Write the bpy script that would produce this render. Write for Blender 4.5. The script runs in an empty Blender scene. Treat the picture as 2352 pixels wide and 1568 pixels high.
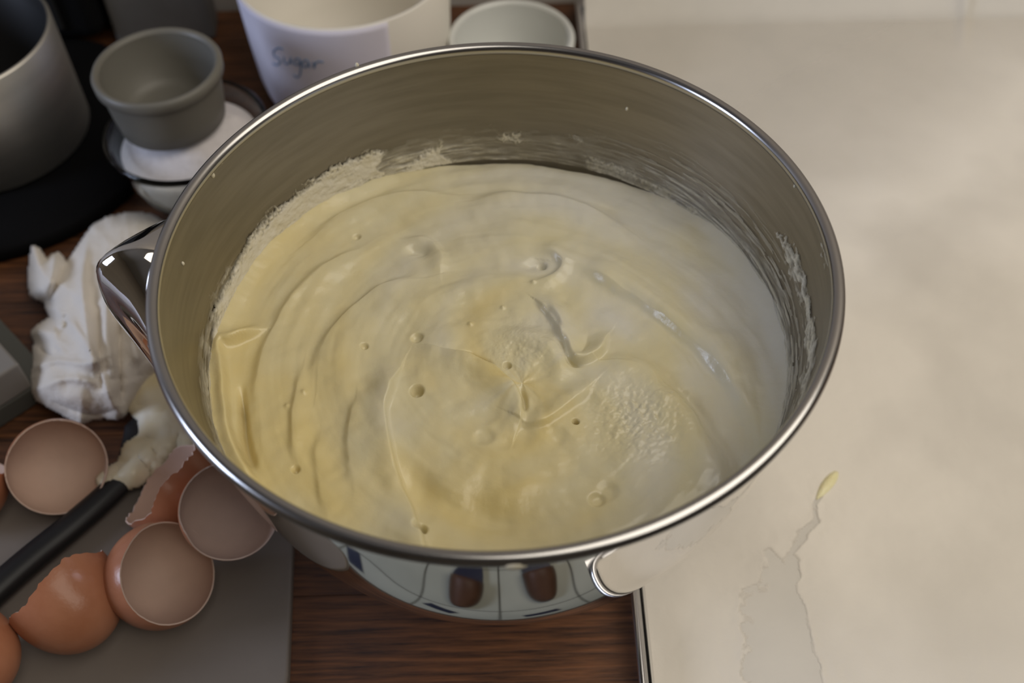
import bpy, bmesh, math, random
import numpy as np
from mathutils import Vector, Matrix

random.seed(4)
SC = bpy.context.scene
COL = SC.collection

# ------------------------------------------------------------------ camera
F_PX = 2500.0
CAM = np.array([0.00493547, -0.24445567, 0.42168525])
RW = np.array([[0.99971304, -0.02395479, 0.0],
               [-0.01868005, -0.77958091, 0.62602289],
               [-0.01499624, -0.62584325, -0.77980468]])   # world = RW @ (right, down, forward)
cd = bpy.data.cameras.new('camera')
cd.sensor_width = 22.3
cd.lens = 22.3 * F_PX / 2352.0
cd.clip_start = 0.01
cd.dof.use_dof = True
cd.dof.focus_distance = 0.385
cd.dof.aperture_fstop = 5.0
cam = bpy.data.objects.new('camera', cd)
COL.objects.link(cam)
cam.matrix_world = Matrix(((RW[0, 0], -RW[0, 1], -RW[0, 2], CAM[0]),
                           (RW[1, 0], -RW[1, 1], -RW[1, 2], CAM[1]),
                           (RW[2, 0], -RW[2, 1], -RW[2, 2], CAM[2]),
                           (0, 0, 0, 1)))
SC.camera = cam

# ------------------------------------------------------------------ light and exposure
SC.view_settings.view_transform = 'Standard'
SC.view_settings.look = 'None'
SC.view_settings.gamma = 1.0
SC.view_settings.use_curve_mapping = False
SC.view_settings.exposure = 0.0
W = bpy.data.worlds.new('world'); SC.world = W; W.use_nodes = True
W.node_tree.nodes['Background'].inputs[0].default_value = (0.5, 0.5, 0.55, 1)
W.node_tree.nodes['Background'].inputs[1].default_value = 0.02


def area(name, loc, target, sx, sy, power, col):
    l = bpy.data.lights.new(name, 'AREA'); l.shape = 'RECTANGLE'; l.size = sx; l.size_y = sy
    l.energy = power; l.color = col
    o = bpy.data.objects.new(name, l); COL.objects.link(o); o.location = loc
    o.rotation_euler = (Vector(target) - Vector(loc)).to_track_quat('-Z', 'Y').to_euler()
    return o


area('ceiling_lamp_light', (0.66, -0.22, 1.05), (0.22, 0.04, 0.0), 1.25, 1.25, 11.8, (1.0, 0.925, 0.81))
area('window_light', (-1.38, -0.22, 0.50), (0.0, 0.0, 0.1), 0.42, 0.55, 9.0, (0.66, 0.76, 1.0))


# ------------------------------------------------------------------ helpers
def hit(px, py, z=0.0):
    d = RW @ np.array([(px - 1176) / F_PX, (py - 784) / F_PX, 1.0])
    t = (z - CAM[2]) / d[2]
    return CAM + d * t


def proj(P):
    c = (np.asarray(P, float) - CAM) @ RW
    return np.stack([c[..., 0] / c[..., 2] * F_PX + 1176, c[..., 1] / c[..., 2] * F_PX + 784], -1)


def camdir(r, u, t):
    v = RW @ np.array([r, -u, -t], float)
    return Vector(v / np.linalg.norm(v))


def node_mat(name):
    m = bpy.data.materials.new(name); m.use_nodes = True
    nt = m.node_tree
    return m, nt, nt.nodes['Principled BSDF']


def mat(name, c1, c2=None, scale=20.0, rough=0.5, metal=0.0, bump=0.0, bscale=80.0, stretch=(1, 1, 1),
        detail=4.0, sss=0.0, coat=0.0, spec=0.5, trans=0.0, ior=1.45, lo=0.35, hi=0.65):
    m, nt, b = node_mat(name)
    tc = nt.nodes.new('ShaderNodeTexCoord'); mp = nt.nodes.new('ShaderNodeMapping')
    mp.inputs['Scale'].default_value = stretch
    nt.links.new(tc.outputs['Object'], mp.inputs[0])
    if c2 is not None:
        n = nt.nodes.new('ShaderNodeTexNoise'); n.inputs['Scale'].default_value = scale
        n.inputs['Detail'].default_value = detail
        nt.links.new(mp.outputs[0], n.inputs['Vector'])
        r = nt.nodes.new('ShaderNodeValToRGB')
        r.color_ramp.elements[0].position = lo; r.color_ramp.elements[1].position = hi
        r.color_ramp.elements[0].color = (*c1, 1); r.color_ramp.elements[1].color = (*c2, 1)
        nt.links.new(n.outputs['Fac'], r.inputs[0])
        nt.links.new(r.outputs[0], b.inputs['Base Color'])
    else:
        b.inputs['Base Color'].default_value = (*c1, 1)
    b.inputs['Roughness'].default_value = rough
    b.inputs['Metallic'].default_value = metal
    b.inputs['Specular IOR Level'].default_value = spec
    b.inputs['IOR'].default_value = ior
    b.inputs['Transmission Weight'].default_value = trans
    b.inputs['Coat Weight'].default_value = coat
    if sss:
        b.inputs['Subsurface Weight'].default_value = sss
        b.inputs['Subsurface Radius'].default_value = (0.004, 0.003, 0.0015)
        b.inputs['Subsurface Scale'].default_value = 1.0
    if bump:
        n2 = nt.nodes.new('ShaderNodeTexNoise'); n2.inputs['Scale'].default_value = bscale
        n2.inputs['Detail'].default_value = 5.0
        nt.links.new(mp.outputs[0], n2.inputs['Vector'])
        bp = nt.nodes.new('ShaderNodeBump'); bp.inputs['Strength'].default_value = 1.0
        bp.inputs['Distance'].default_value = bump
        nt.links.new(n2.outputs['Fac'], bp.inputs['Height'])
        nt.links.new(bp.outputs[0], b.inputs['Normal'])
    return m


def link(name, me, material, parent=None, smooth=True):
    o = bpy.data.objects.new(name, me); COL.objects.link(o)
    if material is not None:
        me.materials.append(material)
    if smooth:
        me.polygons.foreach_set('use_smooth', [True] * len(me.polygons))
    if parent is not None:
        o.parent = parent
        o.matrix_parent_inverse = Matrix.Translation(-Vector(parent.location))
    return o


def pm(name, V, Fc, material, parent=None, smooth=True):
    me = bpy.data.meshes.new(name)
    me.from_pydata([tuple(map(float, v)) for v in V], [], [tuple(map(int, f)) for f in Fc])
    me.update()
    return link(name, me, material, parent, smooth)


def bmobj(name, bm, material, parent=None, smooth=True):
    bmesh.ops.recalc_face_normals(bm, faces=bm.faces)
    me = bpy.data.meshes.new(name); bm.to_mesh(me); bm.free()
    return link(name, me, material, parent, smooth)


def empty(name, loc, label, cat, group=None):
    o = bpy.data.objects.new(name, None); COL.objects.link(o); o.location = loc
    o.empty_display_size = 0.02
    return tag(o, label, cat, group)


def tag(o, label, cat, group=None, kind=None):
    if label: o['label'] = label
    if cat: o['category'] = cat
    if group: o['group'] = group
    if kind: o['kind'] = kind
    return o


def struct(o):
    o['kind'] = 'structure'; return o


def mod_bevel(o, w, seg=2):
    m = o.modifiers.new('bevel', 'BEVEL'); m.width = w; m.segments = seg; m.limit_method = 'ANGLE'
    return o


def mod_solid(o, t, off=-1):
    m = o.modifiers.new('solid', 'SOLIDIFY'); m.thickness = t; m.offset = off
    return o


def box_bm(x0, x1, y0, y1, z0, z1):
    bm = bmesh.new()
    vs = [bm.verts.new(p) for p in ((x0, y0, z0), (x1, y0, z0), (x1, y1, z0), (x0, y1, z0),
                                    (x0, y0, z1), (x1, y0, z1), (x1, y1, z1), (x0, y1, z1))]
    for f in ((0, 3, 2, 1), (4, 5, 6, 7), (0, 1, 5, 4), (1, 2, 6, 5), (2, 3, 7, 6), (3, 0, 4, 7)):
        bm.faces.new([vs[i] for i in f])
    return bm


def lathe(name, prof, cx, cy, material, parent=None, seg=96, cap0=False, cap1=False):
    V = []; Fc = []
    for (r, z) in prof:
        for i in range(seg):
            a = 2 * math.pi * i / seg
            V.append((cx + r * math.cos(a), cy + r * math.sin(a), z))
    for j in range(len(prof) - 1):
        for i in range(seg):
            i2 = (i + 1) % seg
            Fc.append((j * seg + i, j * seg + i2, (j + 1) * seg + i2, (j + 1) * seg + i))
    if cap0: Fc.append(tuple(range(seg))[::-1])
    if cap1: Fc.append(tuple(range((len(prof) - 1) * seg, len(prof) * seg)))
    me = bpy.data.meshes.new(name); me.from_pydata(V, [], Fc); me.update()
    bm = bmesh.new(); bm.from_mesh(me); bmesh.ops.recalc_face_normals(bm, faces=bm.faces); bm.to_mesh(me); bm.free()
    return link(name, me, material, parent)


def tube(name, pts, rads, material, parent=None, seg=10, closed=False, flat=1.0, up=(0, 0, 1)):
    pts = [Vector(p) for p in pts]; n = len(pts); V = []; Fc = []
    if not hasattr(rads, '__len__'): rads = [rads] * n
    for i, p in enumerate(pts):
        a = pts[(i - 1) % n] if (closed or i > 0) else p
        b = pts[(i + 1) % n] if (closed or i < n - 1) else p
        t = (b - a).normalized()
        s = t.cross(Vector(up))
        if s.length < 1e-4: s = t.cross(Vector((1, 0, 0)))
        s.normalize(); u = s.cross(t)
        for k in range(seg):
            an = 2 * math.pi * k / seg
            V.append(p + (s * math.cos(an) + u * math.sin(an) * flat) * rads[i])
    m = n if closed else n - 1
    for i in range(m):
        j = (i + 1) % n
        for k in range(seg):
            k2 = (k + 1) % seg
            Fc.append((i * seg + k, i * seg + k2, j * seg + k2, j * seg + k))
    if not closed:
        Fc.append(tuple(range(seg))[::-1]); Fc.append(tuple(range((n - 1) * seg, n * seg)))
    return pm(name, V, Fc, material, parent)


# cheap smooth value noise on numpy arrays
_rng = np.random.default_rng(7)
_T = _rng.random((64, 64, 64))


def vnoise(x, y, z=0.0):
    x, y = np.asarray(x, float), np.asarray(y, float)
    z = np.zeros_like(x) + z
    xi, yi, zi = np.floor(x).astype(int), np.floor(y).astype(int), np.floor(z).astype(int)
    xf, yf, zf = x - xi, y - yi, z - zi
    sx, sy, sz = xf * xf * (3 - 2 * xf), yf * yf * (3 - 2 * yf), zf * zf * (3 - 2 * zf)

    def g(a, b, c): return _T[(xi + a) & 63, (yi + b) & 63, (zi + c) & 63]
    lo = (g(0, 0, 0) * (1 - sx) + g(1, 0, 0) * sx) * (1 - sy) + (g(0, 1, 0) * (1 - sx) + g(1, 1, 0) * sx) * sy
    hi_ = (g(0, 0, 1) * (1 - sx) + g(1, 0, 1) * sx) * (1 - sy) + (g(0, 1, 1) * (1 - sx) + g(1, 1, 1) * sx) * sy
    return lo * (1 - sz) + hi_ * sz


def fbm(x, y, z=0.0, o=4):
    s = 0; a = 0.5; t = 0
    for i in range(o):
        s = s + a * vnoise(np.asarray(x) * 2 ** i + 17 * i, np.asarray(y) * 2 ** i + 5 * i, np.asarray(z) * 2 ** i); t += a; a *= 0.5
    return s / t


def inside(poly, P):
    """signed distance (positive inside) of points P (N,2) to polygon"""
    poly = np.asarray(poly, float); N = len(poly)
    ins = np.zeros(len(P), bool); dmin = np.full(len(P), 1e9)
    for i in range(N):
        a, b = poly[i], poly[(i + 1) % N]
        ab = b - a
        t = np.clip(((P - a) @ ab) / max(ab @ ab, 1e-12), 0, 1)
        dmin = np.minimum(dmin, np.hypot(*(P - a - t[:, None] * ab).T))
        c = ((a[1] > P[:, 1]) != (b[1] > P[:, 1])) & (P[:, 0] < (b[0] - a[0]) * (P[:, 1] - a[1]) / (b[1] - a[1] + 1e-12) + a[0])
        ins ^= c
    return np.where(ins, dmin, -dmin)


def smoothline(pts, n=10):
    """Catmull-Rom through points"""
    p = [np.array(q, float) for q in pts]
    p = [2 * p[0] - p[1]] + p + [2 * p[-1] - p[-2]]
    out = []
    for i in range(1, len(p) - 2):
        for k in range(n):
            t = k / n
            out.append(0.5 * (2 * p[i] + (p[i + 1] - p[i - 1]) * t + (2 * p[i - 1] - 5 * p[i] + 4 * p[i + 1] - p[i + 2]) * t * t
                              + (3 * p[i] - p[i - 1] - 3 * p[i + 1] + p[i + 2]) * t ** 3))
    out.append(p[-2])
    return np.array(out)


def linedist(L, P):
    """(signed distance, arc fraction) of points P to polyline L; sign + on the left of travel in x right / y up"""
    best = np.full(len(P), 1e9); sg = np.zeros(len(P)); fr = np.zeros(len(P))
    n = len(L) - 1
    for i in range(n):
        a, b = L[i], L[i + 1]; ab = b - a
        t = np.clip(((P - a) @ ab) / max(ab @ ab, 1e-15), 0, 1)
        d = P - a - t[:, None] * ab
        dist = np.hypot(d[:, 0], d[:, 1])
        m = dist < best
        best = np.where(m, dist, best)
        sg = np.where(m, np.sign(ab[0] * d[:, 1] - ab[1] * d[:, 0]), sg)
        fr = np.where(m, (i + t) / n, fr)
    return best * sg, fr


def gridfaces(nu, nv, mask=None, wrap=False):
    Fc = []
    for i in range(nu if wrap else nu - 1):
        i2 = (i + 1) % nu
        for j in range(nv - 1):
            q = (i * nv + j, i2 * nv + j, i2 * nv + j + 1, i * nv + j + 1)
            if mask is None or (mask[q[0]] and mask[q[1]] and mask[q[2]] and mask[q[3]]):
                Fc.append(q)
    return Fc


def compact(V, Fc):
    used = np.unique(np.array(Fc).ravel()); mp = -np.ones(len(V), int); mp[used] = np.arange(len(used))
    return np.asarray(V)[used], [tuple(mp[list(f)]) for f in Fc]


# ------------------------------------------------------------------ materials
M = {}
M['wood'], nt, b = node_mat('dark_oiled_wood')
tc = nt.nodes.new('ShaderNodeTexCoord'); oi = nt.nodes.new('ShaderNodeObjectInfo')
mp = nt.nodes.new('ShaderNodeMapping'); mp.inputs['Scale'].default_value = (9, 150, 150)
mp.inputs['Rotation'].default_value = (0, 0, -0.05)
ad = nt.nodes.new('ShaderNodeVectorMath'); ad.operation = 'ADD'
mu = nt.nodes.new('ShaderNodeVectorMath'); mu.operation = 'SCALE'; mu.inputs[3].default_value = 11.0
cb = nt.nodes.new('ShaderNodeCombineXYZ')
for k in range(3): nt.links.new(oi.outputs['Random'], cb.inputs[k])
nt.links.new(cb.outputs[0], mu.inputs[0]); nt.links.new(tc.outputs['Object'], ad.inputs[0]); nt.links.new(mu.outputs[0], ad.inputs[1])
nt.links.new(ad.outputs[0], mp.inputs[0])
n1 = nt.nodes.new('ShaderNodeTexNoise'); n1.inputs['Scale'].default_value = 3.0; n1.inputs['Detail'].default_value = 8
n1.inputs['Roughness'].default_value = 0.65
nt.links.new(mp.outputs[0], n1.inputs['Vector'])
r1 = nt.nodes.new('ShaderNodeValToRGB')
r1.color_ramp.elements[0].position = 0.33; r1.color_ramp.elements[0].color = (0.022, 0.0075, 0.003, 1)
r1.color_ramp.elements[1].position = 0.72; r1.color_ramp.elements[1].color = (0.19, 0.072, 0.025, 1)
nt.links.new(n1.outputs['Fac'], r1.inputs[0])
hs = nt.nodes.new('ShaderNodeHueSaturation')
mr = nt.nodes.new('ShaderNodeMapRange'); mr.inputs['To Min'].default_value = 0.7; mr.inputs['To Max'].default_value = 1.2
nt.links.new(oi.outputs['Random'], mr.inputs[0]); nt.links.new(mr.outputs[0], hs.inputs['Value'])
nt.links.new(r1.outputs[0], hs.inputs['Color']); nt.links.new(hs.outputs[0], b.inputs['Base Color'])
b.inputs['Roughness'].default_value = 0.5
bp = nt.nodes.new('ShaderNodeBump'); bp.inputs['Distance'].default_value = 0.0003
nt.links.new(n1.outputs['Fac'], bp.inputs['Height']); nt.links.new(bp.outputs[0], b.inputs['Normal'])

M['steel_out'] = mat('polished_steel', (0.78, 0.76, 0.73), rough=0.05, metal=1.0)
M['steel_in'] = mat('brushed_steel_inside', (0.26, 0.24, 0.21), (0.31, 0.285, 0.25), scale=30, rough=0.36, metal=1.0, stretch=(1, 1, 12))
M['steel_rim'] = mat('rolled_rim_steel', (0.50, 0.49, 0.48), rough=0.22, metal=1.0)
M['steel_pot'] = mat('satin_steel', (0.66, 0.63, 0.57), (0.60, 0.58, 0.53), scale=20, rough=0.5, metal=1.0, stretch=(1, 1, 6))
M['tray'] = mat('tray_metal', (0.62, 0.62, 0.64), rough=0.18, metal=1.0)
M['parchment'] = mat('parchment_bare', (0.61, 0.58, 0.525), (0.65, 0.615, 0.555), scale=25, rough=0.45, bump=0.0002, bscale=120)
M['flour'] = mat('flour_dusting', (0.80, 0.75, 0.67), (0.84, 0.79, 0.71), scale=18, rough=0.75, bump=0.0003, bscale=220)
M['butter'] = mat('butter', (0.82, 0.74, 0.42), (0.86, 0.80, 0.52), scale=90, rough=0.4, sss=0.2)
M['ceramic'] = mat('taupe_glaze', (0.155, 0.147, 0.125), rough=0.45)
M['ceramic2'] = mat('white_glaze_pale', (0.66, 0.67, 0.64), rough=0.22, coat=0.3)
M['glass'] = mat('clear_glass', (0.93, 0.98, 0.96), rough=0.02, trans=1.0, ior=1.47)
M['sugar'] = mat('white_sugar', (0.64, 0.60, 0.60), (0.70, 0.66, 0.66), scale=300, rough=0.8, bump=0.0005, bscale=900)
M['plastic_white'] = mat('white_plastic', (0.80, 0.76, 0.68), rough=0.4)
M['label'] = mat('paper_label', (0.72, 0.69, 0.80), (0.75, 0.72, 0.82), scale=30, rough=0.8)  # bluish white paper, the lilac of the cool window light put into its colour
M['ink'] = mat('blue_ink', (0.10, 0.22, 0.42), rough=0.6)
M['towel'] = mat('paper_towel', (0.74, 0.68, 0.60), (0.80, 0.74, 0.66), scale=40, rough=0.9, bump=0.0005, bscale=500)
M['egg_out'] = mat('brown_eggshell', (0.42, 0.165, 0.085), (0.49, 0.21, 0.115), scale=60, rough=0.27, bump=0.00008, bscale=700, spec=0.5)
M['egg_in'] = mat('eggshell_membrane', (0.60, 0.43, 0.34), (0.64, 0.46, 0.365), scale=90, rough=0.6, bump=0.0001, bscale=400)
M['egg_edge'] = mat('eggshell_edge', (0.64, 0.47, 0.38), rough=0.7)
M['board'] = mat('taupe_plastic_board', (0.20, 0.172, 0.150), (0.22, 0.19, 0.166), scale=25, rough=0.55, bump=0.0001, bscale=300)
M['black'] = mat('black_plastic', (0.012, 0.012, 0.013), rough=0.45)
M['black_matt'] = mat('black_matt', (0.004, 0.004, 0.0045), rough=0.8, spec=0.1)
M['greybox'] = mat('dark_grey_card', (0.10, 0.095, 0.09), (0.12, 0.115, 0.11), scale=40, rough=0.6)
M['scale_top'] = mat('grey_plastic', (0.22, 0.205, 0.19), (0.25, 0.235, 0.22), scale=30, rough=0.45)
M['scale_base'] = mat('grey_green_plastic', (0.085, 0.085, 0.075), rough=0.5)
M['wallp'] = mat('wall_paint', (0.40, 0.36, 0.32), (0.43, 0.39, 0.35), scale=6, rough=0.8)
M['wallc'] = mat('room_paint', (0.30, 0.25, 0.20), (0.33, 0.28, 0.22), scale=3, rough=0.9)
M['ceil'] = mat('ceiling_paint', (0.36, 0.33, 0.29), rough=0.9)
M['tile'] = mat('pale_floor_tile', (0.50, 0.52, 0.45), (0.58, 0.60, 0.52), scale=5, rough=0.35)
M['navy'] = mat('navy_floor_tile', (0.012, 0.016, 0.05), rough=0.35)
M['grout'] = mat('grout', (0.12, 0.11, 0.10), rough=0.9)
M['leather'] = mat('brown_leather', (0.10, 0.045, 0.025), (0.14, 0.065, 0.035), scale=30, rough=0.5)
M['frame'] = mat('window_frame_paint', (0.7, 0.7, 0.7), rough=0.5)

# batter: cream and egg-yolk tints that were not stirred to one colour, drawn out along the swirl
M['batter'], nt, b = node_mat('cake_batter')
tc = nt.nodes.new('ShaderNodeTexCoord')
at = nt.nodes.new('ShaderNodeAttribute'); at.attribute_name = 'mixing'
r1 = nt.nodes.new('ShaderNodeValToRGB')
r1.color_ramp.elements[0].position = 0.0; r1.color_ramp.elements[0].color = (0.66, 0.545, 0.255, 1)
r1.color_ramp.elements[1].position = 1.0; r1.color_ramp.elements[1].color = (0.635, 0.61, 0.52, 1)
e = r1.color_ramp.elements.new(0.5); e.color = (0.645, 0.585, 0.38, 1)
nt.links.new(at.outputs['Fac'], r1.inputs[0]); nt.links.new(r1.outputs[0], b.inputs['Base Color'])
b.inputs['Roughness'].default_value = 0.26
b.inputs['Subsurface Weight'].default_value = 0.15
b.inputs['Subsurface Radius'].default_value = (0.004, 0.003, 0.0015)
b.inputs['Subsurface Scale'].default_value = 1.0
n2 = nt.nodes.new('ShaderNodeTexNoise'); n2.inputs['Scale'].default_value = 260; n2.inputs['Detail'].default_value = 4
nt.links.new(tc.outputs['Object'], n2.inputs['Vector'])
bp = nt.nodes.new('ShaderNodeBump'); bp.inputs['Distance'].default_value = 0.00035; bp.inputs['Strength'].default_value = 0.6
nt.links.new(n2.outputs['Fac'], bp.inputs['Height']); nt.links.new(bp.outputs[0], b.inputs['Normal'])
M['film'] = mat('batter_film', (0.62, 0.57, 0.43), (0.66, 0.62, 0.51), scale=120, rough=0.4, bump=0.0005, bscale=500)
M['film2'] = mat('batter_splash', (0.62, 0.57, 0.43), (0.66, 0.62, 0.51), scale=120, rough=0.4)
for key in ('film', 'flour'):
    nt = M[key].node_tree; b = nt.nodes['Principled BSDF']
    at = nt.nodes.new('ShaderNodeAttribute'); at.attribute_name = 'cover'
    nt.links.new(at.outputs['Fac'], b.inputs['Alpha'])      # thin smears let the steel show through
M['batter_clump'] = mat('batter_clump', (0.74, 0.62, 0.36), (0.76, 0.72, 0.62), scale=30, rough=0.3, bump=0.0004, bscale=120, sss=0.15)

# ------------------------------------------------------------------ the room
Z0 = -0.90; XL, XR, YF, YB, ZC = -1.5, 2.0, -2.4, 0.385, 1.5
fl = struct(bmobj('floor', box_bm(XL, XR, YF, YB, Z0 - 0.05, Z0), M['grout'], smooth=False))
T = 0.20
tb = box_bm(-T / 2 + .0025, T / 2 - .0025, -T / 2 + .0025, T / 2 - .0025, 0, 0.006)
me_tile = bpy.data.meshes.new('tile'); bmesh.ops.recalc_face_normals(tb, faces=tb.faces); tb.to_mesh(me_tile); tb.free(); me_tile.materials.append(M['tile'])
ib = box_bm(-.042, .042, -.019, .019, 0, 0.0075)
me_inset = bpy.data.meshes.new('inset_tile'); bmesh.ops.recalc_face_normals(ib, faces=ib.faces); ib.to_mesh(me_inset); ib.free(); me_inset.materials.append(M['navy'])
for ix in range(-6, 7):
    for iy in range(-2, 8):
        o = bpy.data.objects.new('tile', me_tile); COL.objects.link(o); o.location = (ix * T + 0.08, 0.0 - iy * T, Z0); o.parent = fl
for (x, y, rz) in ((-0.160, -0.045, 0.5), (0.075, -0.020, -0.2), (-0.385, -0.055, 1.2), (0.42, -0.05, -1.2), (-0.152, -0.765, 0.5), (0.478, -0.7, -0.2), (-0.585, -0.455, 1.2), (0.078, -1.1, -0.2)):
    o = bpy.data.objects.new('inset_tile', me_inset); COL.objects.link(o); o.location = (x, y, Z0); o.rotation_euler.z = rz; o.parent = fl
struct(bmobj('wall_back', box_bm(XL, XR, YB, YB + .1, Z0, ZC), M['wallp'], smooth=False))
struct(bmobj('wall_right', box_bm(XR, XR + .1, YF, YB, Z0, ZC), M['wallc'], smooth=False))
struct(bmobj('wall_front', box_bm(XL, XR, YF - .1, YF, Z0, ZC), M['wallc'], smooth=False))
struct(bmobj('wall_left', box_bm(XL - .1, XL, YF, YB, Z0, ZC), M['wallc'], smooth=False))
struct(bmobj('ceiling', box_bm(XL, XR, YF, YB, ZC, ZC + .05), M['ceil'], smooth=False))

# a pair of slippers on the floor in front of the worktop, mirrored in the bowl
def slipper(x, y, rz, label):
    e = empty('slipper', (x, y, Z0 + 0.006), label, 'slipper')
    n = 28
    out = []
    for i in range(n):
        a = 2 * math.pi * i / n
        w = 0.042 * (1 + 0.12 * math.sin(a)); out.append((w * math.cos(a), 0.125 * math.sin(a)))
    V = [(px, py, 0) for px, py in out] + [(px, py, 0.018) for px, py in out]
    Fc = [tuple(range(n))[::-1], tuple(range(n, 2 * n))] + [(i, (i + 1) % n, n + (i + 1) % n, n + i) for i in range(n)]
    so = pm('sole', V, Fc, M['navy'], None, smooth=False); so.parent = e
    V = []
    for i in range(12):
        yy = -0.005 + 0.125 * i / 11
        ww = 0.044 * math.sqrt(max(0.02, 1 - (yy / 0.127) ** 2)) * 1.02
        for j in range(13):
            a = math.pi * j / 12
            V.append((ww * math.cos(a), yy, 0.012 + (0.055 - 0.30 * max(0, yy - 0.02)) * math.sin(a) ** 0.7))
    up = pm('upper', V, gridfaces(12, 13), M['leather'], None); up.parent = e; mod_solid(up, 0.003)
    e.rotation_euler.z = rz


slipper(-0.105, -0.235, 0.12, 'brown slipper on the tiled floor, left of its pair, mirrored in the bowl')
slipper(0.090, -0.265, -0.12, 'brown slipper on the tiled floor, right of its pair, mirrored in the bowl')

# ------------------------------------------------------------------ worktop of glued staves
WY0, WY1 = -0.0822, 0.380
top = empty('wooden_worktop', (0, WY0, -0.025), 'dark brown oiled wooden worktop of glued staves under the steel bowl', 'worktop')
rows = 11; dy = (WY1 - WY0) / rows
meshes = {}
for r in range(rows):
    x = -0.62 - random.random() * 0.25
    while x < 0.75:
        Ls = random.choice((0.24, 0.3, 0.36))
        if Ls not in meshes:
            bm = box_bm(0.0002, Ls - 0.0002, 0.0002, dy - 0.0002, -0.025, 0)
            bmesh.ops.recalc_face_normals(bm, faces=bm.faces)
            me = bpy.data.meshes.new('plank'); bm.to_mesh(me); bm.free(); me.materials.append(M['wood']); meshes[Ls] = me
        o = bpy.data.objects.new('plank', meshes[Ls]); COL.objects.link(o)
        o.parent = top; o.location = (x, r * dy, 0.025 - random.random() * 0.00015)
        x += Ls

# ------------------------------------------------------------------ steel mixing bowl
H = 0.165; R = 0.112


_ph = np.array([0, .01, .02, .03, .04, .05, .06, .07, .08, .09, .10, .11, .12, .13, .14, .1505])
_pr = np.array([.1108, .1094, .1079, .1062, .1044, .1024, .0999, .0969, .0933, .0888, .0834, .0766, .0682, .0576, .0445, .0250])
_pc = np.polyfit(_ph, _pr, 6)


def bowl_r(h):
    """outer radius at depth h below the rim"""
    return float(np.polyval(_pc, h))


bowl = empty('mixing_bowl', (0, 0, 0), 'large polished steel mixing bowl full of pale batter, with side handle', 'bowl')
hs_ = list(np.linspace(0.0015, 0.06, 24)) + list(0.06 + (0.1505 - 0.06) * np.sin(np.linspace(0, 1, 40)[1:] * math.pi / 2))
prof = [(bowl_r(h), H - h) for h in hs_]
prof = [p for p in prof if p[0] > 0.0415]
zf = prof[-1][1]
prof += [(0.0395, zf - 0.002), (0.0395, 0.003), (0.0410, 0.0)]
outer = lathe('bowl_body', prof, 0, 0, M['steel_out'], bowl, seg=192)
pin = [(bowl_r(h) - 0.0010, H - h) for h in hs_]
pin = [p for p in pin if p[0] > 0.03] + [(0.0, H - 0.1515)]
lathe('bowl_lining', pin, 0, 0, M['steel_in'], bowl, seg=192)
rim = []
for i in range(12):
    a = 2 * math.pi * i / 12
    rim.append((R - 0.0022 + 0.0022 * math.cos(a), H - 0.0022 + 0.0024 * math.sin(a)))
rim.append(rim[0])
lathe('rolled_rim', rim, 0, 0, M['steel_rim'], bowl, seg=256)

# handle: a wide strap that leaves the wall under the rim, narrows to a ridge and bends down
HND = math.radians(177.5)
hx, hy = Vector((math.cos(HND), math.sin(HND), 0)), Vector((-math.sin(HND), math.cos(HND), 0)) * -1
nu, nv = 40, 25
V = []
path = smoothline([(0.1105, H - 0.006), (0.119, H - 0.004), (0.128, H - 0.006), (0.1345, H - 0.014), (0.1355, H - 0.034), (0.129, H - 0.058), (0.112, H - 0.074), (0.0985, H - 0.078)], 6)
nu = len(path)
for i, (rr, zz) in enumerate(path):
    s = i / (nu - 1)
    w = 0.030 * (0.36 + 0.64 * abs(1 - 2 * min(1, s * 1.05)) ** 1.3)
    for j in range(nv):
        v = 2 * j / (nv - 1) - 1          # +1 is the far edge; the ridge lies a little towards it
        drop = 0.013 * (0.55 * ((v - 0.12) / 0.88) ** 1.3 if v > 0.12 else 1.6 * ((0.12 - v) / 1.12) ** 1.0)
        V.append(hx * (rr - drop * (0.25 + 0.6 * min(1, s * 2))) + hy * (v * w - 0.0005) + Vector((0, 0, zz - drop * 1.2 * (1 - 0.8 * s))))
hd = pm('handle', V, gridfaces(nu, nv), M['steel_out'], bowl)
mod_solid(hd, 0.0012)

# ------------------------------------------------------------------ batter
BH = 0.049                       # depth of its level under the rim
ZB = H - BH
RB = bowl_r(BH) - 0.0012


def bl(pts): return np.array([hit(x, y, ZB)[:2] for x, y in pts])


NR, NA = 330, 900
rr = np.sqrt(np.linspace(0.00002, 1, NR)) * RB
rr = np.linspace(0.0004, 1, NR) * RB
aa = np.linspace(0, 2 * np.pi, NA, endpoint=False)
A_, R_ = np.meshgrid(aa, rr, indexing='ij')
X = (R_ * np.cos(A_)).ravel(); Y = (R_ * np.sin(A_)).ravel()
P2 = np.stack([X, Y], 1)
CX, CY = hit(1200, 880, ZB)[:2]
rx, ry = X - CX, Y - CY
rad = np.hypot(rx, ry); ang = np.arctan2(ry, rx)
sp = ang + 26 * rad              # spiral coordinate
flow_u = np.cos(sp), np.sin(sp)
h = np.zeros(len(X))
# broad swirl waves, then fine streaks pulled along the stirring direction
fall = np.clip(rad / 0.03, 0, 1)
h += 0.0024 * (fbm(rad * 55 + 3 + 0.5 * np.cos(ang), np.cos(ang) * 1.2 + 9, np.sin(ang) * 1.2 + 4, 3) - 0.5) * 2 * fall
h += 0.00055 * (fbm(rad * 150 + 0.8 * np.sin(2 * ang), np.cos(sp) * 1.6 + 20, np.sin(sp) * 1.6 + 7, 3) - 0.5) * 2 * fall
h += 0.0011 * (fbm(X * 75 + 40 + 0.6 * np.cos(sp), Y * 75 + 11 + 0.6 * np.sin(sp), 2.0, 3) - 0.5) * 2


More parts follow.
